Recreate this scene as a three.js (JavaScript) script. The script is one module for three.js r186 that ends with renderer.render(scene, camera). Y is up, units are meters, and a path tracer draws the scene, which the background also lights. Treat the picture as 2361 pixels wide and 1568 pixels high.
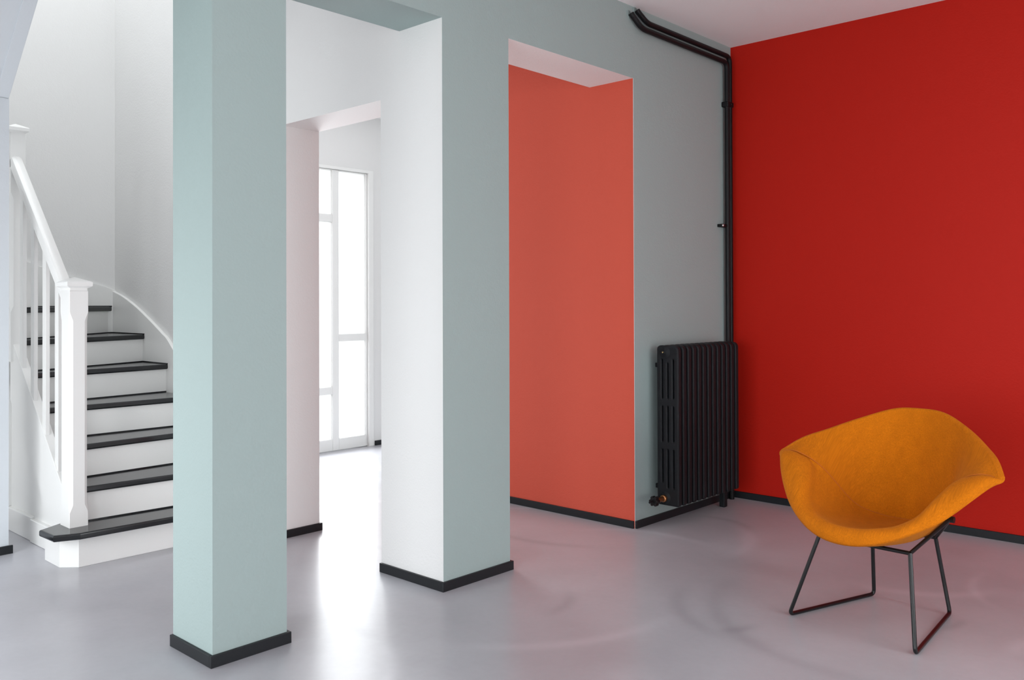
import * as THREE from 'three';
import { RoundedBoxGeometry } from 'three/addons/geometries/RoundedBoxGeometry.js';
import { mergeGeometries, mergeVertices, toCreasedNormals } from 'three/addons/utils/BufferGeometryUtils.js';
import { RectAreaLightUniformsLib } from 'three/addons/lights/RectAreaLightUniformsLib.js';

// ---------------------------------------------------------------- camera, sky, daylight, exposure
const W = 2361, H = 1568, FOCAL = 2029.28, HORIZON = 683.32;
const scene = new THREE.Scene();
const camera = new THREE.PerspectiveCamera(2 * Math.atan(H / 2 / FOCAL) * 180 / Math.PI, W / H, 0.05, 200);
camera.position.set(-4.9224, 1.2, 2.7172);
camera.up.set(-0.00353869, 0.99996266, 0.00788383);
camera.lookAt(-4.9224 + 0.7322633, 1.2 + 0.00796024, 2.7172 - 0.68097511);
camera.setViewOffset(W, H, 0, H / 2 - HORIZON, W, H);   // shift lens: verticals stay upright
const renderer = new THREE.WebGLRenderer({ antialias: true });
renderer.toneMapping = THREE.LinearToneMapping;
renderer.toneMappingExposure = 1.0;
renderer.shadowMap.enabled = true;
RectAreaLightUniformsLib.init();

scene.background = new THREE.Color(0.93, 0.97, 1.0);      // even overcast sky
scene.backgroundIntensity = 2.7;

function daylight(name, radiance, w, h, at, towards, color = [0.95, 0.98, 1.0]) {   // daylight entering through one of the windows
  const l = new THREE.RectAreaLight(new THREE.Color().setRGB(...color), radiance, w, h);
  l.name = name; l.position.set(...at); l.lookAt(...towards); scene.add(l);
  return l;
}
daylight('living_window_daylight', 5.3, 3.0, 1.7, [-7.17, 1.1, 1.9], [0, 1.1, 1.9]);
daylight('unseen_rear_daylight', 3.0, 2.8, 1.9, [-2.8, 1.15, 4.27], [-2.8, 1.15, 0]);  // unseen rear light, placed and sized to brighten the ceiling
daylight('hall_window_daylight', 5.5, 1.2, 1.15, [-5.03, 0.75, -1.1], [0, 0.75, -1.1]);
daylight('entrance_daylight', 7.0, 1.1, 2.1, [-0.86, 1.2, -3.15], [-0.86, 1.2, 0]);
daylight('skylight_daylight', 6.2, 1.5, 1.2, [-3.5, 5.17, -2.3], [-3.5, 0, -2.3]);

// ---------------------------------------------------------------- helpers
function mulberry(a) { return () => { a |= 0; a = a + 0x6D2B79F5 | 0; let t = Math.imul(a ^ a >>> 15, 1 | a); t = t + Math.imul(t ^ t >>> 7, 61 | t) ^ t; return ((t ^ t >>> 14) >>> 0) / 4294967296; }; }
function lattice(seed, n) { const r = mulberry(seed), v = new Float32Array(n * n); for (let i = 0; i < v.length; i++) v[i] = r(); return { v, n }; }
function sample(l, u, v) {            // periodic value noise, u and v in 0..1
  const n = l.n, x = (u - Math.floor(u)) * n, y = (v - Math.floor(v)) * n, i = Math.floor(x), j = Math.floor(y);
  const f = (t) => t * t * (3 - 2 * t), a = f(x - i), b = f(y - j), g = (p, q) => l.v[(q % n) * n + p % n];
  return (g(i, j) * (1 - a) + g(i + 1, j) * a) * (1 - b) + (g(i, j + 1) * (1 - a) + g(i + 1, j + 1) * a) * b;
}
function texture(size, repeat, srgb, fill) {
  const d = new Uint8Array(size * size * 4);
  for (let y = 0; y < size; y++) for (let x = 0; x < size; x++) {
    const c = fill(x / size, y / size, x, y), k = (y * size + x) * 4;
    for (let i = 0; i < 3; i++) d[k + i] = Math.max(0, Math.min(255, Math.round(255 * c[i])));
    d[k + 3] = 255;
  }
  const t = new THREE.DataTexture(d, size, size, THREE.RGBAFormat);
  t.wrapS = t.wrapT = THREE.RepeatWrapping; t.magFilter = THREE.LinearFilter; t.minFilter = THREE.LinearMipmapLinearFilter; t.generateMipmaps = true;
  t.repeat.set(repeat, repeat); if (srgb) t.colorSpace = THREE.SRGBColorSpace; t.needsUpdate = true;
  return t;
}
const names = new Map();
function numbered(n) { const k = names.get(n) ?? 0; names.set(n, k + 1); return k ? `${n}_${String(k).padStart(3, '0')}` : n; }
function mesh(name, geometry, material, parent) {
  const m = new THREE.Mesh(geometry, material); m.name = parent ? name : numbered(name); m.castShadow = m.receiveShadow = true; (parent ?? scene).add(m); return m;
}
function group(name, at = [0, 0, 0], turn = 0) { const g = new THREE.Group(); g.name = numbered(name); g.position.set(...at); g.rotation.y = turn; scene.add(g); return g; }
function tag(o, label, category, grp) { o.userData.label = label; o.userData.category = category; if (grp) o.userData.group = grp; return o; }
function structure(o, label) { o.userData.kind = 'structure'; if (label) o.userData.label = label; return o; }
// a box by its limits, with uv in metres; faces in three's order +x -x +y -y +z -z
function box(x0, x1, y0, y1, z0, z1) {
  const g = new THREE.BoxGeometry(x1 - x0, y1 - y0, z1 - z0); g.translate((x0 + x1) / 2, (y0 + y1) / 2, (z0 + z1) / 2);
  const p = g.attributes.position, n = g.attributes.normal, uv = g.attributes.uv;
  for (let i = 0; i < p.count; i++) {
    if (Math.abs(n.getX(i)) > 0.5) uv.setXY(i, p.getZ(i), p.getY(i)); else if (Math.abs(n.getY(i)) > 0.5) uv.setXY(i, p.getX(i), p.getZ(i)); else uv.setXY(i, p.getX(i), p.getY(i));
  }
  return g;
}
function rounded(x0, x1, y0, y1, z0, z1, r = 0.003) {
  const g = new RoundedBoxGeometry(x1 - x0, y1 - y0, z1 - z0, 2, Math.min(r, (x1 - x0) / 2.1, (y1 - y0) / 2.1, (z1 - z0) / 2.1)); g.translate((x0 + x1) / 2, (y0 + y1) / 2, (z0 + z1) / 2); return g;
}
// a polygon in two of the axes swept along the third; axis 'y': points are (x, z), 'x': (z, y), 'z': (x, y)
function slab(points, axis, a, b, bevel = 0, holes = []) {
  const shape = (pts) => pts.map(([p, q]) => new THREE.Vector2(axis === 'y' ? p : axis === 'x' ? -p : p, axis === 'y' ? -q : q));
  const s = new THREE.Shape(shape(points)); for (const h of holes) s.holes.push(new THREE.Path(shape(h)));
  const g = new THREE.ExtrudeGeometry(s, { depth: b - a - 2 * bevel, bevelEnabled: bevel > 0, bevelThickness: bevel, bevelSize: bevel, bevelOffset: -bevel, bevelSegments: 3, curveSegments: 10 });
  g.translate(0, 0, bevel);
  if (axis === 'y') { g.rotateX(-Math.PI / 2); g.translate(0, a, 0); } else if (axis === 'x') { g.rotateY(Math.PI / 2); g.translate(a, 0, 0); } else g.translate(0, 0, a);
  return g;
}
// rings of equally many points, skinned into one closed surface
function loft(rings, smooth = false) {
  const n = rings[0].length, pos = [], idx = [];
  for (const r of rings) for (const p of r) pos.push(...p);
  for (let i = 0; i + 1 < rings.length; i++) for (let k = 0; k < n; k++) {
    const a = i * n + k, b = i * n + (k + 1) % n, c = a + n, d = b + n; idx.push(a, b, d, a, d, c);
  }
  for (const [r, flip] of [[0, true], [rings.length - 1, false]]) {
    const c = pos.length / 3, m = [0, 1, 2].map((j) => rings[r].reduce((s, p) => s + p[j], 0) / n); pos.push(...m);
    for (let k = 0; k < n; k++) { const a = r * n + k, b = r * n + (k + 1) % n; flip ? idx.push(b, a, c) : idx.push(a, b, c); }
  }
  let g = new THREE.BufferGeometry(); g.setAttribute('position', new THREE.Float32BufferAttribute(pos, 3)); g.setIndex(idx);
  if (smooth) g.computeVertexNormals(); else { g = toCreasedNormals(g, 0.5); }
  return g;
}
// a round rod through points, its corners bent to a radius
function rod(points, r, bend = 0.02, radial = 12) {
  const P = points.map((p) => new THREE.Vector3(...p)), path = new THREE.CurvePath();
  let at = P[0];
  for (let i = 1; i < P.length; i++) {
    if (i === P.length - 1) { path.add(new THREE.LineCurve3(at, P[i])); break; }
    const u = P[i].clone().sub(P[i - 1]), v = P[i + 1].clone().sub(P[i]), k = Math.min(bend, u.length() / 2.2, v.length() / 2.2);
    const a = P[i].clone().addScaledVector(u.normalize(), -k), b = P[i].clone().addScaledVector(v.normalize(), k);
    path.add(new THREE.LineCurve3(at, a)); path.add(new THREE.QuadraticBezierCurve3(a, P[i], b)); at = b;
  }
  const pts = [];
  for (const c of path.curves) { const n = c.isLineCurve3 ? 1 : 8; for (let k = 0; k < n; k++) pts.push(c.getPoint(k / n)); }
  pts.push(P[P.length - 1]);
  const rings = []; let normal = null;
  for (let i = 0; i < pts.length; i++) {
    const t = pts[Math.min(i + 1, pts.length - 1)].clone().sub(pts[Math.max(i - 1, 0)]).normalize();
    if (!normal) normal = Math.abs(t.y) < 0.9 ? new THREE.Vector3(0, 1, 0) : new THREE.Vector3(1, 0, 0);
    normal.addScaledVector(t, -normal.dot(t)).normalize();
    const bi = t.clone().cross(normal), ring = [];
    for (let k = 0; k < radial; k++) { const a = k / radial * 2 * Math.PI; ring.push(pts[i].clone().addScaledVector(normal, r * Math.cos(a)).addScaledVector(bi, r * Math.sin(a)).toArray()); }
    rings.push(ring);
  }
  return toCreasedNormals(loft(rings), 1.0);
}
const lathe = (pts, seg = 28) => new THREE.LatheGeometry(pts.map(([r, y]) => new THREE.Vector2(r, y)), seg);

// ---------------------------------------------------------------- materials
const n4 = lattice(1, 4), n9 = lattice(2, 9), n23 = lattice(3, 23), n61 = lattice(4, 61), n160 = lattice(5, 160), n230 = lattice(6, 230);
const roller = texture(512, 1, false, (u, v) => { const h = 0.5 * sample(n160, u, v) + 0.3 * sample(n230, u, v) + 0.2 * sample(n61, u, v); return [h, h, h]; });
function paint(r, g, b, rough = 0.6, bump = 0.0006, extra = {}) {
  const m = new THREE.MeshPhysicalMaterial({ roughness: rough, ...extra }); m.color.setRGB(r, g, b);
  if (bump) { m.bumpMap = roller; m.bumpScale = bump; }
  return m;
}
const teal = paint(0.325, 0.400, 0.393, 0.62, 0.0006, { specularIntensity: 0.6 }), white = paint(0.78, 0.777, 0.77, 0.65), red = paint(0.455, 0.0100, 0.0035, 0.55, 0.0006, { specularIntensity: 0.35 }), hallLitCoral = paint(0.60, 0.090, 0.054, 0.55, 0.0006, { specularIntensity: 0.5 }), ceilingPaint = paint(0.92, 0.918, 0.92, 0.75);  // coral: an orange-leaning red, its colour lightened to hold hall light and haze
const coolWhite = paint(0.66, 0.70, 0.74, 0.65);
const joinery = paint(0.85, 0.85, 0.835, 0.35, 0.0002), skirtingBlack = paint(0.013, 0.0145, 0.017, 0.42, 0, { specularIntensity: 0.55 }), treadPaint = paint(0.010, 0.011, 0.013, 0.15, 0);
const ironBlack = paint(0.0085, 0.0095, 0.0115, 0.55, 0.0002, { specularIntensity: 0.45 }), pipeBlack = paint(0.006, 0.006, 0.007, 0.5, 0, { specularIntensity: 0.5 }), rodBlack = paint(0.006, 0.006, 0.007, 0.3, 0, { specularIntensity: 0.7 });
const copper = new THREE.MeshStandardMaterial({ color: new THREE.Color(0.62, 0.30, 0.13), metalness: 1, roughness: 0.35 });
const brass = new THREE.MeshStandardMaterial({ color: new THREE.Color(0.55, 0.42, 0.2), metalness: 1, roughness: 0.4 });
const steel = new THREE.MeshStandardMaterial({ color: new THREE.Color(0.5, 0.5, 0.5), metalness: 1, roughness: 0.35 });
const clearGlass = new THREE.MeshPhysicalMaterial({ color: 0xffffff, transmission: 1, thickness: 0, roughness: 0.02, ior: 1.5 });
const frosted = new THREE.MeshPhysicalMaterial({ color: 0xffffff, transmission: 1, thickness: 0, roughness: 0.95, ior: 1.45 });

const strokes = []; { const r = mulberry(77); for (let i = 0; i < 26; i++) strokes.push([r(), r(), 0.05 + 0.16 * r(), r() * 6.28, 0.7 + 1.5 * r(), 0.004 + 0.006 * r(), r() < 0.6 ? 1 : -1]); }
function stroke(u, v) {      // trowel arcs left in the poured floor
  let s = 0;
  for (const [cx, cy, rad, a0, span, w, sign] of strokes) {
    let dx = u - cx, dy = v - cy; dx -= Math.round(dx); dy -= Math.round(dy);
    const d = Math.abs(Math.hypot(dx, dy) - rad); if (d > 4 * w) continue;
    let a = Math.atan2(dy, dx) - a0; a -= Math.floor(a / 6.2832) * 6.2832; if (a > span) continue;
    s += sign * Math.exp(-d * d / (w * w)) * Math.sin(Math.PI * a / span);
  }
  return s;
}
const floorTone = (u, v) => 0.5 * sample(n4, u + 0.08 * sample(n9, u, v), v) + 0.3 * sample(n9, u, v + 0.05 * sample(n23, u, v)) + 0.14 * sample(n23, u, v) + 0.06 * sample(n61, u, v);
const floorMap = texture(1024, 0.25, true, (u, v) => { const t = 0.88 + 0.22 * (floorTone(u, v) - 0.5) + 0.06 * stroke(u, v) + 0.012 * (sample(n230, u, v) - 0.5); return [t, t, t]; });
const floorRough = texture(1024, 0.25, false, (u, v) => { const t = 0.5 + 0.25 * (floorTone(v, u) - 0.5) - 0.05 * stroke(u, v); return [t, t, t]; });
const floorBump = texture(1024, 0.25, false, (u, v) => { const t = 0.5 * sample(n9, u, v) + 0.35 * sample(n23, v, u) + 0.15 * sample(n61, u, v) + 0.12 * stroke(u, v); return [t, t, t]; });
const floorPaint = new THREE.MeshPhysicalMaterial({ map: floorMap, roughnessMap: floorRough, roughness: 0.85, bumpMap: floorBump, bumpScale: 0.002, ior: 1.5, clearcoat: 0.5, clearcoatRoughness: 0.22, specularIntensity: 0.6 });
floorPaint.color.setRGB(0.555, 0.553, 0.595);

const weave = texture(256, 40, false, (u, v, x, y) => { const h = 0.5 + 0.25 * Math.sin(x / 256 * 2 * Math.PI * 32) * ((y >> 2) % 2 ? 1 : -1) + 0.5 * (sample(n61, u, v) - 0.5); return [h, h, h]; });
const woolTone = texture(512, 4, true, (u, v) => { const t = 0.88 + 0.10 * (sample(n230, u * 0.5, v) - 0.5) + 0.08 * (sample(n160, u, v) - 0.5) + 0.04 * (sample(n9, u, v) - 0.5); return [t, t, t]; });
const wool = new THREE.MeshPhysicalMaterial({ map: woolTone, roughness: 0.95, bumpMap: weave, bumpScale: 0.0002, sheen: 0.25, sheenRoughness: 0.5, sheenColor: new THREE.Color(0.9, 0.5, 0.15), specularIntensity: 0.3 });
wool.color.setRGB(0.66, 0.178, 0.003);
const seamThread = new THREE.MeshPhysicalMaterial({ roughness: 0.95 }); seamThread.color.setRGB(0.46, 0.115, 0.003);

// ---------------------------------------------------------------- the setting: limits in metres
const HC = 2.783, X1 = -3.461, X2 = -3.178, X3 = -2.426, X4 = -2.019, X5 = -1.046, T3 = 0.232, ZB = -3.227, D1 = 0.277, D2 = 0.293, HL = 2.40;
const LX = -7.2, BZ = 4.3, HT = 5.2, T = 0.25;
structure(mesh('floor', box(LX - T, 1.5, -0.2, 0, ZB - T, BZ + T), floorPaint), 'polished grey poured floor with a faint lilac tint');
structure(mesh('ground', box(-30, 30, -0.45, -0.25, -30, 30), paint(0.45, 0.44, 0.42, 0.9, 0)));
// columns and the openwork wall between living room and hall
const sides = (px, nx, py, ny, pz, nz) => [px, nx, py, ny, pz, nz];
function column(label, x0, x1, z0, z1, mats) {
  const g = group('column', [(x0 + x1) / 2, 0, (z0 + z1) / 2]), cx = (x0 + x1) / 2, cz = (z0 + z1) / 2;
  structure(g, label);
  const add = (n, geo, m) => { geo.translate(-cx, 0, -cz); return mesh(n, geo, m, g); };
  add('shaft', box(x0, x1, 0, HC, z0, z1), mats);
  const b = 0.012, h = 0.040;
  add('baseboard', rounded(x0 - b, x1 + b, 0, h, z1, z1 + b, 0.002), skirtingBlack);
  add('baseboard', rounded(x0 - b, x0, 0, h, z0 - 0.002, z1, 0.002), skirtingBlack);
  add('baseboard', rounded(x1, x1 + b, 0, h, z0, z1, 0.002), skirtingBlack);
  return g;
}
column('slim square pale teal column nearest the camera, running out of the top of the picture', X1, X2, -D1, 0, sides(teal, teal, teal, teal, teal, white));
column('column with teal front and white side between the two openings', X3, X4, -0.408, 0, sides(white, white, teal, teal, teal, white));
structure(mesh('lintel', box(-5.06, X1, HL, HC, -D1, 0), sides(teal, teal, teal, teal, teal, white)));
structure(mesh('lintel', box(X2, X3, HL, HC, -D1, 0), sides(teal, teal, teal, teal, teal, white)), 'teal lintel over the opening between the two columns');
structure(mesh('lintel', box(X4, X5, HL, HC, -D2, 0), sides(white, white, white, white, teal, white)), 'teal lintel with white underside over the opening to the red wall');
structure(mesh('lintel', box(X1, X2, HC - 0.02, HC, -D1, 0), teal));
structure(mesh('wall_front', box(X5, 0.25, 0, HC, -D2, 0), sides(white, hallLitCoral, white, white, teal, white)), 'grey-teal wall stretch behind the black radiator');
structure(mesh('wall_front_west', box(LX, -5.06, 0, HC, -D1, 0), sides(teal, teal, teal, teal, teal, white)));
structure(mesh('wall_right', box(0, 0.25, 0, HC, 0, BZ + T), sides(white, red, white, white, red, white)), 'large bright red wall behind the orange armchair');
structure(mesh('wall_entry_right', box(X5, X5 + 0.24, 0, HC, -1.75, -D2), sides(white, hallLitCoral, white, white, white, white)), 'red wall seen through the opening with the white soffit');
// wall between stair hall and entrance, with a doorway
structure(mesh('wall_stair_right', box(X3, X3 + T3, 0, HT, ZB, -1.22), white), 'white pier wall beyond the near column');
structure(mesh('wall_stair_lintel', box(X3, X3 + T3, 2.117, HC, -1.22, -0.408), white), 'white wall over the doorway to the bright entrance');
structure(mesh('wall_stair_upper', box(X3, X3 + T3, HC, HT, -1.5, -0.9), white));
// rear wall with the entrance door
const DX0 = -1.42, DX1 = -0.262, DH = 2.325;
structure(mesh('wall_rear_stair', box(-5.31, X3 + T3, 0, HT, ZB - T, ZB), white), 'white rear wall of the stairwell');
structure(mesh('wall_rear_entry', box(X3 + T3, DX0, 0, HC, ZB - T, ZB), white));
structure(mesh('wall_rear_over_door', box(DX0, DX1, DH, HC, ZB - T, ZB), white), 'white wall above the glazed entrance door');
structure(mesh('wall_rear_corner', box(DX1, 1.5, 0, HC, ZB - T, ZB), white));
// outer walls of living room and hall
function wallWithWindow(name, fixed, span, win, alongZ, m) {     // four pieces round an opening
  const [a, b, h] = span, [w0, w1, y0, y1] = win, put = (p, q, r, s) => alongZ ? box(fixed - T, fixed, r, s, p, q) : box(p, q, r, s, fixed, fixed + T);
  for (const [p, q, r, s] of [[a, w0, 0, h], [w1, b, 0, h], [w0, w1, 0, y0], [w0, w1, y1, h]]) structure(mesh(name, put(p, q, r, s), m));
}
function windowFrame(name, fixed, win, alongZ, columns) {
  const [w0, w1, y0, y1] = win, g = group(name, [0, 0, 0]); structure(g);
  const put = (p, q, r, s, t, m, n) => mesh(n, alongZ ? box(fixed - 0.12 - t, fixed - 0.12 + t, r, s, p, q) : box(p, q, r, s, fixed + 0.12 - t, fixed + 0.12 + t), m, g);
  const f = 0.05, step = (w1 - w0) / columns;
  put(w0, w1, y0, y0 + f, 0.03, joinery, 'frame_rail'); put(w0, w1, y1 - f, y1, 0.03, joinery, 'frame_rail');
  for (let i = 0; i <= columns; i++) put(Math.max(w0, w0 + i * step - f / 2), Math.min(w1, w0 + i * step + f / 2), y0 + f, y1 - f, 0.03, joinery, 'frame_stile');
  for (let i = 0; i < columns; i++) put(w0 + i * step + f / 2, w0 + (i + 1) * step - f / 2, y0 + f, y1 - f, 0.003, clearGlass, 'pane');
}
const WIN1 = [0.35, 3.45, 0.2, 2.0], WIN2 = [-1.75, -0.45, 0.15, 1.36], WIN3 = [-4.25, -1.35, 0.15, 2.15];
wallWithWindow('wall_left', LX, [0, BZ + T, HC], WIN1, true, white); windowFrame('window_1', LX, WIN1, true, 3);
wallWithWindow('wall_left_hall', -5.06, [ZB, -D1, HC], WIN2, true, white); windowFrame('window_2', -5.06, WIN2, true, 2);
wallWithWindow('wall_back', BZ, [LX, 0, HC], WIN3, false, white); windowFrame('unseen_window_3', BZ, WIN3, false, 3);  // rear window is out of view, its position set to lift the ceiling
structure(mesh('wall_entry_side', box(1.25, 1.5, 0, HC, ZB, 0), white));
structure(mesh('ceiling', box(LX - T, 0.25, HC, HC + 0.28, 0, BZ + T), ceilingPaint), 'plain white ceiling over the red wall corner');
structure(mesh('ceiling', box(X3 + T3, 1.5, HC, HC + 0.28, ZB - T, 0), ceilingPaint));
structure(mesh('ceiling', box(-5.31, X3 + T3, HC, HC + 0.28, -1.45, 0), ceilingPaint));
structure(mesh('ceiling', box(-5.31, -4.6, HC, HC + 0.28, ZB - T, -1.45), ceilingPaint));
// stairwell above the hall, lit by a skylight
structure(mesh('wall_stairwell_left', box(-4.85, -4.6, HC, HT, ZB, -1.45), white));
structure(mesh('wall_stairwell_front', box(-4.85, X3 + T3, HC + 0.28, HT, -1.45, -1.2), white));
for (const [a, b, c, d] of [[-4.85, -4.3, ZB - T, -1.2], [-2.7, X3 + T3, ZB - T, -1.2], [-4.3, -2.7, ZB - T, -2.95], [-4.3, -2.7, -1.65, -1.2]]) structure(mesh('roof', box(a, b, HT, HT + 0.2, c, d), white));
{ const g = structure(group('window_4')); mesh('pane', box(-4.3, -2.7, HT + 0.08, HT + 0.09, -2.95, -1.65), clearGlass, g); for (const x of [-4.3, -3.53, -2.75]) mesh('frame_bar', box(x, x + 0.05, HT + 0.05, HT + 0.11, -2.95, -1.65), joinery, g); }
// cross walls left of the stair
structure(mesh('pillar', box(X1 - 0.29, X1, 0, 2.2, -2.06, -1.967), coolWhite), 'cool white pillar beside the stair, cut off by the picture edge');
structure(mesh('wall_understair', box(-5.06, -3.30, 0, 2.4, -2.64, -2.555), white));
// baseboards
const bb = (name, geo) => structure(mesh(name, geo, skirtingBlack));
const BH = 0.040, BT = 0.012;
bb('baseboard_front', rounded(X5, 0, 0, BH, 0, BT, 0.002));
bb('baseboard_right', rounded(-BT, 0, 0, BH, BT, BZ, 0.002));
bb('baseboard_entry_right', rounded(X5 - BT, X5, 0, BH, -1.75, -0.004, 0.002));
bb('baseboard_pier', rounded(X3, X3 + T3 + BT, 0, BH, -1.22, -1.22 + BT, 0.002));
bb('baseboard_pier_side', rounded(X3 + T3, X3 + T3 + BT, 0, BH, ZB, -1.222, 0.002));
bb('baseboard_rear_corner', rounded(-0.246, 1.25, 0, BH, ZB, ZB + BT, 0.002));
bb('baseboard_hall_left', rounded(X1 - 0.30, X1 + BT + 0.004, 0, BH, -1.967, -1.967 + BT, 0.002));
bb('baseboard_understair', rounded(-5.06, -3.285, 0, BH, -2.555, -2.555 + BT, 0.002));

structure(mesh('trim_1', box(X5 - 0.0008, X5 + 0.0006, 0, HL, -0.0005, 0.0008), white));

// ---------------------------------------------------------------- entrance door: white joinery with frosted panes
{
  const g = structure(group('door_1', [-0.84, 0, ZB]), 'white glazed entrance door with frosted panes glowing with daylight'), ox = -0.84, oz = ZB;
  const add = (n, geo, m) => { geo.translate(-ox, 0, -oz); return mesh(n, geo, m, g); };
  add('door_frame', slab([[DX0, 0], [DX0, DH], [DX1, DH], [DX1, 0], [DX1 - 0.05, 0], [DX1 - 0.05, DH - 0.025], [DX0 + 0.05, DH - 0.025], [DX0 + 0.05, 0]], 'z', ZB - 0.08, ZB + 0.012, 0.003), joinery);
  const L = DX0 + 0.05, R = DX1 - 0.05, z0 = ZB - 0.055, z1 = ZB - 0.012;
  const stiles = [[L, L + 0.05], [-1.085, -1.02], [-0.664, -0.602], [-0.325, R]];
  for (const [a, b] of stiles) add('stile', rounded(a, b, 0.004, DH - 0.027, z0, z1, 0.004), joinery);
  const cols = [[L + 0.05, -1.085, [[0.922, 0.06]]], [-1.02, -0.664, [[0.493, 0.058], [1.90, 0.062]]], [-0.602, -0.325, [[0.922, 0.057]]]];
  for (const [a, b, bars] of cols) {
    add('bottom_rail', rounded(a, b, 0.004, 0.097, z0, z1, 0.004), joinery);
    add('top_rail', rounded(a, b, 2.293, DH - 0.027, z0, z1, 0.003), joinery);
    let y = 0.097;
    for (const [c, h] of [...bars, [2.293, 0]]) {
      add('pane', box(a, b, y, c - h / 2, ZB - 0.036, ZB - 0.030), frosted);
      if (h) add('glazing_bar', rounded(a, b, c - h / 2, c + h / 2, z0, z1, 0.003), joinery);
      y = c + h / 2;
    }
  }
}

// ---------------------------------------------------------------- staircase
{
  const sx = -3.285, g = tag(group('staircase', [sx, 0, -1.48]), 'white winding staircase with black-painted treads and a slatted balustrade', 'staircase');
  const add = (n, geo, m, p = g) => { if (p === g) geo.translate(-sx, 0, 1.48); return mesh(n, geo, m, p); };
  const XL = -3.272, XR = X3 - 0.022, ZW = ZB + 0.022, Y = [0, 0.168, 0.337, 0.505, 0.672, 0.840, 1.0125, 1.187, 1.36];
  const nose = [null, null, [-1.612, -1.575], [-1.822, -1.868], [-2.092, -2.092], [-2.30, -2.42], [-2.385, -2.735], [-2.43, -3.205]];
  const back = (i, d = 0.022) => { const [l, r] = nose[i]; return [[XL, l - d], [i === 7 ? XR - 0.03 : XR, r - d < ZW ? ZW : r - d]]; };
  const dark = (pts, y, edges) => {      // tread with a rounded nosing and a thin raised line of paint where it meets the riser behind
    const parts = [slab(pts, 'y', y - 0.030, y, 0.008)];
    for (const [[ax, az], [bx, bz]] of edges) {
      const len = Math.hypot(bx - ax, bz - az), e = new THREE.BoxGeometry(len, 0.009, 0.006); e.rotateY(-Math.atan2(bz - az, bx - ax)); e.translate((ax + bx) / 2, y + 0.002, (az + bz) / 2); parts.push(e);
    }
    return mergeGeometries(parts.map((p) => { const q = p.index ? p.toNonIndexed() : p; q.deleteAttribute('uv'); return q; }));
  };
  // first step: bullnose block with cut corner, its tread wider than the flight
  add('riser', slab([[X3, -1.478], [-3.322, -1.478], [-3.383, -1.542], [-3.383, -1.72], [X3, -1.72]], 'y', 0, 0.138, 0.002), joinery);
  { const [l, r] = back(2); add('tread', dark([[XR, -1.396], [-3.335, -1.425], [-3.437, -1.466], [-3.441, -1.625], [-3.315, -1.70], [XL, -1.70], l, r], 0.168, [[l, r]]), treadPaint); }
  for (let i = 2; i <= 7; i++) {
    const [l, r] = nose[i], front = [[XL, l], [i === 7 ? -2.454 : XR, r]], [bl, br] = back(i);
    const t = [[0, 0], [0, -0.02]].map(([dx, dz]) => [bl[0] + dx, bl[1] + dz]);
    add('riser', slab([bl, br, [br[0], Math.max(br[1] - 0.02, ZW - 0.002)], t[1]], 'y', Y[i - 1] - 0.002, Y[i] - 0.029), joinery);
    let pts, edges;
    if (i < 6) { const [nl, nr] = back(i + 1); pts = [front[0], front[1], nr, nl]; edges = [[nl, nr]]; if (i === 5) edges.push([nr, front[1]]); }
    else if (i === 6) { const [nl, nr] = back(7); pts = [front[0], front[1], [XR, ZW], nr, nl]; edges = [[nl, nr], [nr, [XR, ZW]], [[XR, ZW], front[1]]]; }
    else { pts = [front[0], front[1], [-2.454, ZW], [-3.2, ZW], [-3.2, -2.46]]; edges = [[[-3.2, ZW], [-2.454, ZW]]]; }
    add('tread', dark(pts, Y[i], edges), treadPaint);
  }
  add('riser', slab([[-3.2, -2.46], [-3.2, ZW], [-3.222, ZW], [-3.222, -2.46]], 'y', Y[7] - 0.002, Y[8] - 0.03), joinery);
  // wall stringers: curved top along the side wall, carrying on along the rear wall
  const topSide = new THREE.SplineCurve([[-1.42, 0.19], [-1.70, 0.385], [-2.1, 0.715], [-2.404, 0.968], [-2.505, 1.025], [-2.681, 1.108], [-2.864, 1.186], [-3.056, 1.252], [ZB, 1.294]].map((p) => new THREE.Vector2(...p))).getPoints(60).map((p) => [p.x, p.y]);
  add('wall_string', slab([[-1.42, 0.02], ...topSide, [ZB, 0.6], [-2.6, 0.4]], 'x', X3 - 0.022, X3 - 0.0005, 0.002), joinery);
  add('wall_string', slab([[X3 - 0.001, 1.294], [-2.494, 1.32], [-2.564, 1.337], [-2.859, 1.428], [-2.951, 1.461], [-3.4, 1.64], [-3.4, 0.8], [X3 - 0.001, 0.8]], 'z', ZB + 0.0005, ZB + 0.022, 0.002), joinery);
  // outer string, panel below it and its plinth
  const top = (z) => 0.37 + (-1.758 - z) * 0.982, low = (z) => top(z) - 0.345;
  add('outer_string', slab([[-1.60, top(-1.60)], [-2.44, top(-2.44)], [-2.44, low(-2.44)], [-1.735, Math.max(0.01, low(-1.735))], [-1.60, 0.10]], 'x', sx - 0.022, sx + 0.022, 0.003), joinery);
  add('side_panel', slab([[-1.70, 0.0], [-1.70, low(-1.735) + 0.05], [-2.115, low(-2.115) + 0.05], [-2.115, 0.0]], 'x', sx - 0.012, sx + 0.010, 0.002), joinery);
  add('side_panel', slab([[-2.110, 0.0], [-2.110, low(-2.110) + 0.05], [-2.54, low(-2.54) + 0.05], [-2.54, 0.0]], 'x', sx - 0.004, sx + 0.014, 0.002), joinery);
  add('plinth', rounded(sx - 0.034, sx - 0.004, 0, 0.116, -2.114, -1.70, 0.005), joinery);
  add('plinth', rounded(sx - 0.026, sx, 0, 0.122, -2.54, -2.114, 0.005), joinery);
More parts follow.
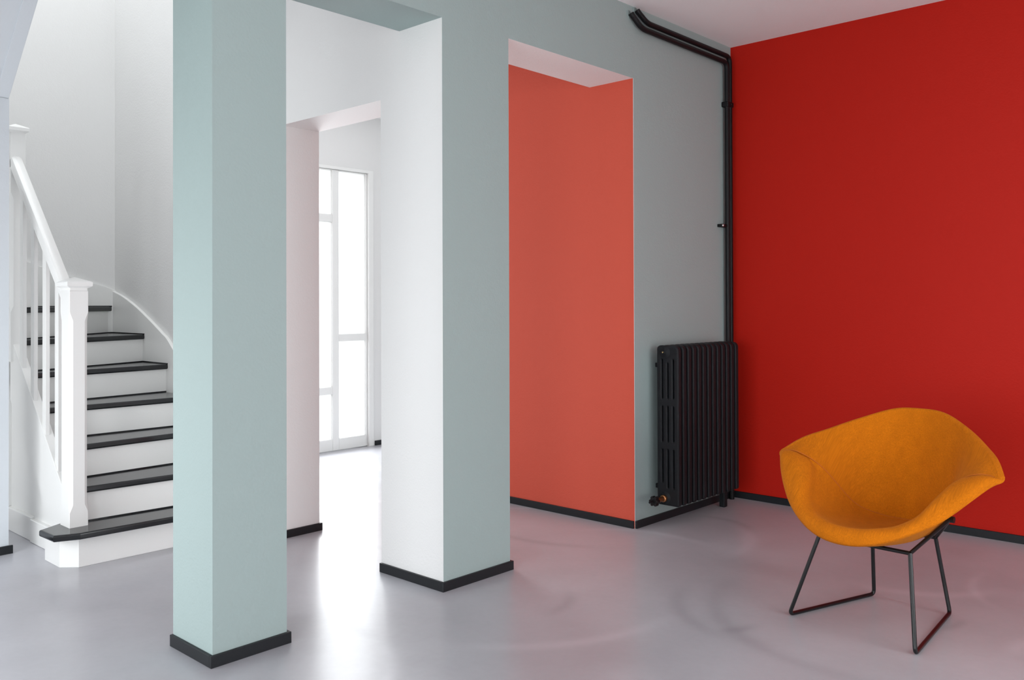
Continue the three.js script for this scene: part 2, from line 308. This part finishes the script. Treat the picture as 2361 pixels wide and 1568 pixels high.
  add('edge_trim', rounded(sx - 0.025, sx + 0.01, 0.122, 1.12, -2.555, -2.475, 0.004), joinery);
  // newel posts with stop chamfers and pyramid caps
  function newel(x0, x1, z0, z1, y0, y1, c0, c1) {
    const c = 0.016, ring = (y, k) => [[x0 + k, y, z0], [x1 - k, y, z0], [x1, y, z0 + k], [x1, y, z1 - k], [x1 - k, y, z1], [x0 + k, y, z1], [x0, y, z1 - k], [x0, y, z0 + k]].reverse();
    const e = 0.0015, neck = (y, s) => { const m = [(x0 + x1) / 2, (z0 + z1) / 2]; return ring(y, e).map(([x, yy, z]) => [m[0] + (x - m[0]) * s, yy, m[1] + (z - m[1]) * s]); };
    const p = add('newel_post', loft([ring(y0, e), ring(c0, e), ring(c0 + 0.035, c), ring(c1 - 0.04, c), ring(c1, e), ring(y1 - 0.016, e), neck(y1 - 0.010, 0.94), neck(y1, 0.94)]), joinery);
    const mx = (x0 + x1) / 2, mz = (z0 + z1) / 2, hx = (x1 - x0) / 2, hz = (z1 - z0) / 2;
    const sq = (y, s, d = 0) => [[mx - hx * s - d, y, mz + hz * s + d], [mx + hx * s + d, y, mz + hz * s + d], [mx + hx * s + d, y, mz - hz * s - d], [mx - hx * s - d, y, mz - hz * s - d]];
    const cap = loft([sq(y1, 0.98), sq(y1 + 0.006, 1, 0.009), sq(y1 + 0.010, 1, 0.015), sq(y1 + 0.026, 1, 0.015), sq(y1 + 0.030, 1, 0.012), sq(y1 + 0.052, 0.04)]);
    cap.translate(-sx, 0, 1.48); mesh('cap', cap, joinery, p);
  }
  newel(-3.336, -3.252, -1.662, -1.551, 0.168, 1.278, 0.235, 1.165);
  newel(-3.322, -3.248, -2.475, -2.392, 0.9, 2.118, 1.16, 1.80);
  // handrail with a fillet below, and slats
  const rail = (z) => 1.278 + (-1.68 - z) * 1.0;
  const mould = (c, pts) => { const s = new THREE.Vector3(0, 1, -1).normalize(), out = []; for (const z of [-1.655, -2.40]) out.push(pts.map(([dx, dn]) => { const y = rail(z) + dn * 1.414; return [-3.292 + dx, y, z]; })); return loft(out); };
  add('handrail', mould(0, [[-0.030, -0.045], [-0.030, -0.016], [-0.024, -0.005], [-0.012, 0], [0.012, 0], [0.024, -0.005], [0.030, -0.016], [0.030, -0.045]]), joinery);
  add('rail_fillet', mould(0, [[-0.019, -0.062], [-0.019, -0.043], [0.019, -0.043], [0.019, -0.062]]), joinery);
  for (const z of [-2.29, -2.13, -1.968, -1.805]) {
    const a = z - 0.022, b = z + 0.022, x0 = -3.302, x1 = -3.282;
    add('baluster', slab([[a, top(a) - 0.02], [b, top(b) - 0.02], [b, rail(b) - 0.075], [a, rail(a) - 0.075]], 'x', x0, x1, 0.002), joinery);
  }
}
// underside of the next flight, rising towards the camera
{
  const g = tag(group('upper_staircase', [X1, 2.16, -2.008]), 'cool grey sloping underside of the upper stair flight over the wall end', 'staircase');
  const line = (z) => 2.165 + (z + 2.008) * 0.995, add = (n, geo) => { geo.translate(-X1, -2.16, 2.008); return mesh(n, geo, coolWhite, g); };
  const z1 = -1.452;
  add('string_board', slab([[-2.06, line(-2.06) + 0.0], [z1, line(z1)], [z1, line(z1) + 0.30], [-2.06, line(-2.06) + 0.42]], 'x', X1 - 0.061, X1, 0.003));
  add('soffit', slab([[-2.06, line(-2.06) + 0.008], [z1, line(z1) + 0.008], [z1, line(z1) + 0.2], [-2.06, line(-2.06) + 0.2]], 'x', -4.55, X1 - 0.061));
}

// ---------------------------------------------------------------- radiator
{
  const ox = -0.588, oy = 0, oz = 0.125, g = tag(group('radiator', [ox, oy, oz]), 'black cast-iron column radiator in the corner by the red wall', 'radiator');
  const add = (n, geo, m = ironBlack, p = g) => { if (p === g) geo.translate(-ox, -oy, -oz); return mesh(n, geo, m, p); };
  const zb = 0.057, zf = 0.192, y0 = 0.118, y1 = 0.972, pitch = 0.0513, n = 13, xs = -0.9205;
  const capsule = (zc, ya, yb, w) => { const r = w / 2, out = []; for (let k = 0; k <= 8; k++) { const a = Math.PI * k / 8; out.push([zc + r * Math.cos(a), yb - r + r * Math.sin(a)]); } for (let k = 0; k <= 8; k++) { const a = Math.PI + Math.PI * k / 8; out.push([zc + r * Math.cos(a), ya + r + r * Math.sin(a)]); } return out; };
  const outline = []; const corner = (cz, cy, r, a0) => { for (let k = 0; k <= 6; k++) { const a = a0 + Math.PI / 2 * k / 6; outline.push([cz + r * Math.cos(a), cy + r * Math.sin(a)]); } };
  corner(zf - 0.030, y1 - 0.030, 0.030, 0); corner(zb + 0.022, y1 - 0.022, 0.022, Math.PI / 2); corner(zb + 0.014, y0 + 0.014, 0.014, Math.PI); corner(zf - 0.012, y0 + 0.012, 0.012, 1.5 * Math.PI);
  const holes = []; for (let c = 0; c < 3; c++) { const zc = zb + 0.0335 + c * 0.0345; for (const [a, b] of [[0.205 + (c === 0 ? 0.03 : 0), 0.425], [0.452, 0.655], [0.682, c === 1 ? 0.885 : 0.905]]) holes.push(capsule(zc, a + 0.008, b - 0.008, 0.006).reverse()); }
  const sectionShape = slab(outline, 'x', 0, 0.034, 0.0085, holes); sectionShape.translate(-ox, -oy, -oz);
  for (let i = 0; i < n; i++) { const s = mesh('section', sectionShape, ironBlack, g); s.position.x = xs + i * pitch; }
  for (const [y, r] of [[0.936, 0.029], [0.160, 0.029]]) { const c = new THREE.CylinderGeometry(r, r, n * pitch - 0.022, 20); c.rotateZ(Math.PI / 2); c.translate(xs + n * pitch / 2 - 0.008, y, 0.108); add('hub', c); }
  const boss = (y) => { const b = lathe([[0, 0.013], [0.011, 0.013], [0.0125, 0.011], [0.0125, 0.007], [0.021, 0.006], [0.0225, 0.003], [0.031, 0.002], [0.035, -0.002], [0.036, -0.006], [0, -0.006]].reverse()); b.rotateZ(Math.PI / 2); b.translate(xs, y, 0.108); return b; };
  const plug = add('end_plug', boss(0.936)); const pin = lathe([[0, 0], [0.004, 0], [0.0045, 0.008], [0.003, 0.010], [0, 0.010]]); pin.rotateZ(Math.PI / 2); pin.translate(xs - 0.012 - ox, 0.936, 0.108 - oz); mesh('bleed_pin', pin, brass, plug);
  add('end_plug', boss(0.160));
  const nut = lathe([[0, 0], [0.018, 0], [0.019, 0.003], [0.019, 0.016], [0.015, 0.019], [0.013, 0.020], [0.013, 0.050], [0.0145, 0.051], [0.0145, 0.084], [0.011, 0.087], [0, 0.087]]); nut.rotateZ(Math.PI / 2); nut.translate(xs - 0.006, 0.158, 0.108);
  const v = add('valve', nut, copper); v.userData.label = 'copper valve body';
  { const wheel = new THREE.Shape(); for (let k = 0; k < 48; k++) { const a = k / 48 * 2 * Math.PI, r = 0.021 + 0.004 * Math.cos(a * 6); k ? wheel.lineTo(r * Math.cos(a), r * Math.sin(a)) : wheel.moveTo(r, 0); }
    const h = new THREE.ExtrudeGeometry(wheel, { depth: 0.022, bevelEnabled: true, bevelSize: 0.003, bevelThickness: 0.004, bevelSegments: 2 }); h.rotateY(-Math.PI / 2); h.translate(xs - 0.090 - ox, 0.158, 0.108 - oz); mesh('valve_handle', h, pipeBlack, v);
    const st = new THREE.CylinderGeometry(0.006, 0.008, 0.04, 14); st.rotateZ(Math.PI / 2); st.translate(xs - 0.128 - ox, 0.158, 0.108 - oz); mesh('valve_stem', st, pipeBlack, v); }
  for (const x of [-0.84, -0.33]) for (const y of [0.86, 0.20]) add('bracket', rounded(x - 0.012, x + 0.012, y - 0.012, y + 0.012, 0.001, 0.075, 0.003));
  add('foot', rounded(-0.300, -0.262, 0, 0.135, 0.075, 0.110, 0.006));
}
// two heating pipes from the ceiling down the corner
{
  const r = 0.0145, z = 0.030;
  const pipe = (label, pts, ring, bend) => { const g = tag(group('heating_pipe', [pts[3][0], 0, z]), label, 'pipe'); const o = rod(pts, r, bend, 16); o.translate(-pts[3][0], 0, -z); mesh('pipe_run', o, pipeBlack, g);
    const c = lathe([[0.0145, 0.0005], [0.019, 0.0005], [0.019, 0.003], [0.0145, 0.004]]); c.rotateX(Math.PI / 2); c.translate(ring[0] - pts[3][0], ring[1], -z); mesh('wall_collar', c, teal, g); };
  pipe('lower black heating pipe below the ceiling, turning down beside the corner', [[-1.085, 2.735, 0.0165], [-1.075, 2.722, z - 0.01], [-1.005, 2.668, z], [-0.100, 2.664, z], [-0.100, 0.93, z], [-0.122, 0.936, 0.108], [-0.25, 0.936, 0.108]].map((p, i) => i === 4 ? [p[0], 0.936, p[2]] : p).filter((_, i) => i !== 5), [-1.085, 2.735, 0.0], 0.045);
  pipe('upper black heating pipe under the ceiling edge, set deepest in the corner', [[-1.030, 2.764, 0.0165], [-1.020, 2.752, z - 0.01], [-0.955, 2.708, z], [-0.066, 2.706, z], [-0.066, 0.0, z]], [-1.030, 2.764, 0.0], 0.045);
  { const g = tag(group('pipe_clip', [-0.083, 2.41, 0]), 'black double clip holding both vertical pipes below the bend', 'pipe clip'); const c = rounded(-0.036, 0.036, -0.016, 0.016, 0.001, z + 0.017, 0.006); mesh('clamp', c, pipeBlack, g); const s = lathe([[0, 0], [0.006, 0], [0.007, 0.003], [0.003, 0.005], [0, 0.005]]); s.rotateX(Math.PI / 2); s.translate(0, 0, z + 0.017); mesh('screw', s, pipeBlack, g); }
  { const g = tag(group('pipe_clip', [-0.15, 1.667, 0]), 'small pipe bracket with bright screw head halfway down the pipes', 'pipe clip'); mesh('clamp', rounded(-0.024, 0.096, -0.009, 0.009, 0.0, z + 0.004, 0.003), pipeBlack, g); const s = lathe([[0, 0], [0.009, 0], [0.010, 0.006], [0.006, 0.012], [0, 0.013]]); s.rotateX(Math.PI / 2); s.translate(-0.012, 0, z - 0.002); mesh('screw', s, steel, g); }
}

// ---------------------------------------------------------------- armchair (local x forward, z towards its shorter shadow side)
{
  const rot = 3.19839, g = tag(group('armchair', [-1.504, 0, 1.471], -rot), 'orange wool diamond-shaped shell armchair on thin black rod legs', 'armchair');
  const LOW = [[0.365, 0, 0.347], [0.346, 0.112, 0.363], [0.295, 0.205, 0.402], [0.215, 0.291, 0.455], [0.127, 0.363, 0.529], [0.043, 0.414, 0.587]];
  const UP = [[-0.330, 0, 0.770], [-0.318, 0.085, 0.765], [-0.244, 0.202, 0.721], [-0.144, 0.297, 0.674], [-0.036, 0.372, 0.632], [0.043, 0.414, 0.587]];
  const SEAM = [[-0.215, 0, 0.335], [-0.170, 0.09, 0.349], [-0.105, 0.17, 0.395], [-0.005, 0.25, 0.535], [0.036, 0.32, 0.590], [0.036, 0.38, 0.597], [0.043, 0.414, 0.587]];
  const CREST = [[0.318, 0, 0.402], [0.300, 0.09, 0.410], [0.245, 0.165, 0.430], [0.185, 0.212, 0.468], [0.115, 0.242, 0.522], [0.065, 0.268, 0.560], [0.050, 0.32, 0.589], [0.046, 0.38, 0.599], [0.043, 0.414, 0.590]];
  function curve(pts) {      // smooth a(s), y(s), even in s
    const s = pts.map((p) => p[1]), n = pts.length;
    const slope = (k, c) => { const g0 = (i) => (pts[i + 1][c] - pts[i][c]) / (s[i + 1] - s[i]); if (k === 0) return 0; if (k === n - 1) return g0(n - 2); const a = g0(k - 1), b = g0(k), h0 = s[k] - s[k - 1], h1 = s[k + 1] - s[k]; return (a * h1 + b * h0) / (h0 + h1); };
    const m = [0, 2].map((c) => pts.map((_, k) => slope(k, c)));
    return (x) => { const q = Math.min(Math.abs(x), 0.41399); let i = 0; while (i < n - 2 && q > s[i + 1]) i++; const h = s[i + 1] - s[i], t = (q - s[i]) / h, t2 = t * t, t3 = t2 * t;
      const f = (c, k) => (2 * t3 - 3 * t2 + 1) * pts[i][c] + (t3 - 2 * t2 + t) * h * m[k][i] + (-2 * t3 + 3 * t2) * pts[i + 1][c] + (t3 - t2) * h * m[k][i + 1];
      return new THREE.Vector3(f(0, 0), f(2, 1), x); };
  }
  const low = curve(LOW), up = curve(UP), seam = curve(SEAM), crest = curve(CREST);
  const V = (x, y, z) => new THREE.Vector3(x, y, z), bez3 = (a, b, c, d, t) => { const k = 1 - t; return a.clone().multiplyScalar(k * k * k).addScaledVector(b, 3 * k * k * t).addScaledVector(c, 3 * k * t * t).addScaledVector(d, t * t * t); };
  const bez2 = (a, b, c, t) => { const k = 1 - t; return a.clone().multiplyScalar(k * k).addScaledVector(b, 2 * k * t).addScaledVector(c, t * t); };
  const N = 96, rings = [], SMAX = 0.4035;
  for (let i = 0; i <= N; i++) {
    const s = SMAX * Math.sin((i / N * 2 - 1) * Math.PI / 2), q = Math.abs(s) / 0.414, th = 0.027 - 0.006 * q ** 4, fade = Math.sqrt(Math.max(0, 1 - q * q));
    const S = seam(s), U = up(s), C = crest(s), Lo = low(s), side = Math.sign(s);
    // outward of the back panel: away from the sitter, turned outwards on the wings
    const nb = V(-Math.cos(q * 0.9), -0.25, side * Math.sin(q * 0.9)).normalize();
    const nd = V(-0.15, -1, side * 0.45 * q).normalize();
    const pu = U.clone().sub(S).normalize(), U0 = U.clone().addScaledVector(pu, -th * 0.5 * fade), bulgeB = nb.clone().multiplyScalar(0.028 * fade);
    const ring = [], mid = U0.clone().add(S).multiplyScalar(0.5).add(bulgeB);
    const S2 = S.clone().addScaledVector(nb, th * 0.55).addScaledVector(nd, th * 0.55), U2 = U0.clone().addScaledVector(nb, th), mid2 = U2.clone().add(S2).multiplyScalar(0.5).add(bulgeB);
    for (let k = 0; k < 22; k++) ring.push(bez2(S, mid, U0, k / 22));                       // inner back
    for (let k = 0; k < 9; k++) ring.push(bez3(U0, U0.clone().addScaledVector(pu, th * 0.66), U2.clone().addScaledVector(pu, th * 0.66), U2, k / 9));   // top edge
    for (let k = 0; k < 16; k++) ring.push(bez2(U2, mid2, S2, k / 16));                     // outer back
    const o = Lo.clone().sub(S); o.y = 0; o.normalize();
    const sag = 0.012 + 0.03 * Math.sin(Math.PI * Math.min(1, q * 1.15)), midF = S.clone().add(C).multiplyScalar(0.5).add(V(0, -sag * fade, 0));
    const L2 = Lo.clone(), midF2 = S2.clone().add(L2).multiplyScalar(0.5).add(V(0, -(sag + 0.012) * fade, 0));
    for (let k = 0; k < 16; k++) ring.push(bez2(S2, midF2, L2, k / 16));                    // underside of the seat
    const rise = C.clone().sub(L2), hgt = rise.length();
    for (let k = 0; k < 12; k++) ring.push(bez3(L2, L2.clone().add(V(0, Math.min(0.036, hgt * 0.5), 0)).addScaledVector(o, 0.012 * fade), C.clone().addScaledVector(o, hgt * 0.34).add(V(0, 0.004 * fade, 0)), C, k / 12));   // rolled front edge
    for (let k = 0; k < 20; k++) { const t = k / 20; ring.push(bez3(C, C.clone().addScaledVector(o, -0.045 * fade).add(V(0, -0.022 * fade, 0)), midF.clone().lerp(S, 0.3).add(V(0, -0.006 * fade, 0)), S, t)); }   // seat and inner wing
    rings.push(ring.map((p) => p.toArray()));
  }
  // round the two tips off
  const end = (r, sgn) => { const c = [0, 1, 2].map((j) => r.reduce((s, p) => s + p[j], 0) / r.length), out = []; for (const [k, d] of [[0.93, 0.002], [0.76, 0.0045], [0.48, 0.0065], [0.2, 0.0075]]) out.push(r.map((p) => [c[0] + (p[0] - c[0]) * k, c[1] + (p[1] - c[1]) * k, c[2] + (p[2] - c[2]) * k + sgn * d])); return out; };
  const all = [...end(rings[0], -1).reverse(), ...rings, ...end(rings[N], 1)], n = all[0].length;
  const geo = loft(all, true);
  { const uv = []; for (let i = 0; i < all.length; i++) for (let k = 0; k < n; k++) { const p = all[i][k]; uv.push(p[2], p[0] * 0.8 + p[1]); } while (uv.length < geo.attributes.position.count * 2) uv.push(0, 0); geo.setAttribute('uv', new THREE.Float32BufferAttribute(uv, 2)); }
  const shell = mesh('shell_upholstery', geo, wool, g); shell.userData.label = 'orange wool cover';
  { const pts = []; for (let i = 0; i <= 60; i++) { const s = 0.395 * Math.sin((i / 30 - 1) * Math.PI / 2); const p = seam(s); pts.push(V(p.x + 0.0006, p.y + 0.0006, p.z)); }
    const t = new THREE.TubeGeometry(new THREE.CatmullRomCurve3(pts), 180, 0.0026, 6); mesh('seam', t, seamThread, shell); }
  const R = 0.0075;
  const A = { lf: [0.241, R, 0.266], lb: [-0.222, R, 0.143], rf: [0.285, R, -0.222], rb: [-0.211, R, -0.156] };
  const top = { lf: [0.19, 0.317, 0.169], rf: [0.19, 0.317, -0.169], lb: [-0.163, 0.298, 0.123], rb: [-0.163, 0.298, -0.123] };
  for (const k of ['l', 'r']) mesh('sled_leg', rod([top[k + 'b'], A[k + 'b'], A[k + 'f'], top[k + 'f']], R, 0.022), rodBlack, g);
  mesh('crossbar', rod([top.lf, top.rf], R), rodBlack, g); mesh('crossbar', rod([top.lb, top.rb], R), rodBlack, g);
  for (const s of [1, -1]) {
    const at = [-0.035, 0.407, 0.222 * s], key = s > 0 ? 'l' : 'r';
    mesh('strut', rod([top[key + 'f'], at], R * 0.95), rodBlack, g); mesh('strut', rod([top[key + 'b'], at], R * 0.95), rodBlack, g);
    const b = new THREE.CylinderGeometry(0.012, 0.012, 0.03, 16); b.rotateX(Math.PI / 2); b.translate(...at); mesh('shell_mount', b, rodBlack, g);
  }
}
renderer.render(scene, camera);
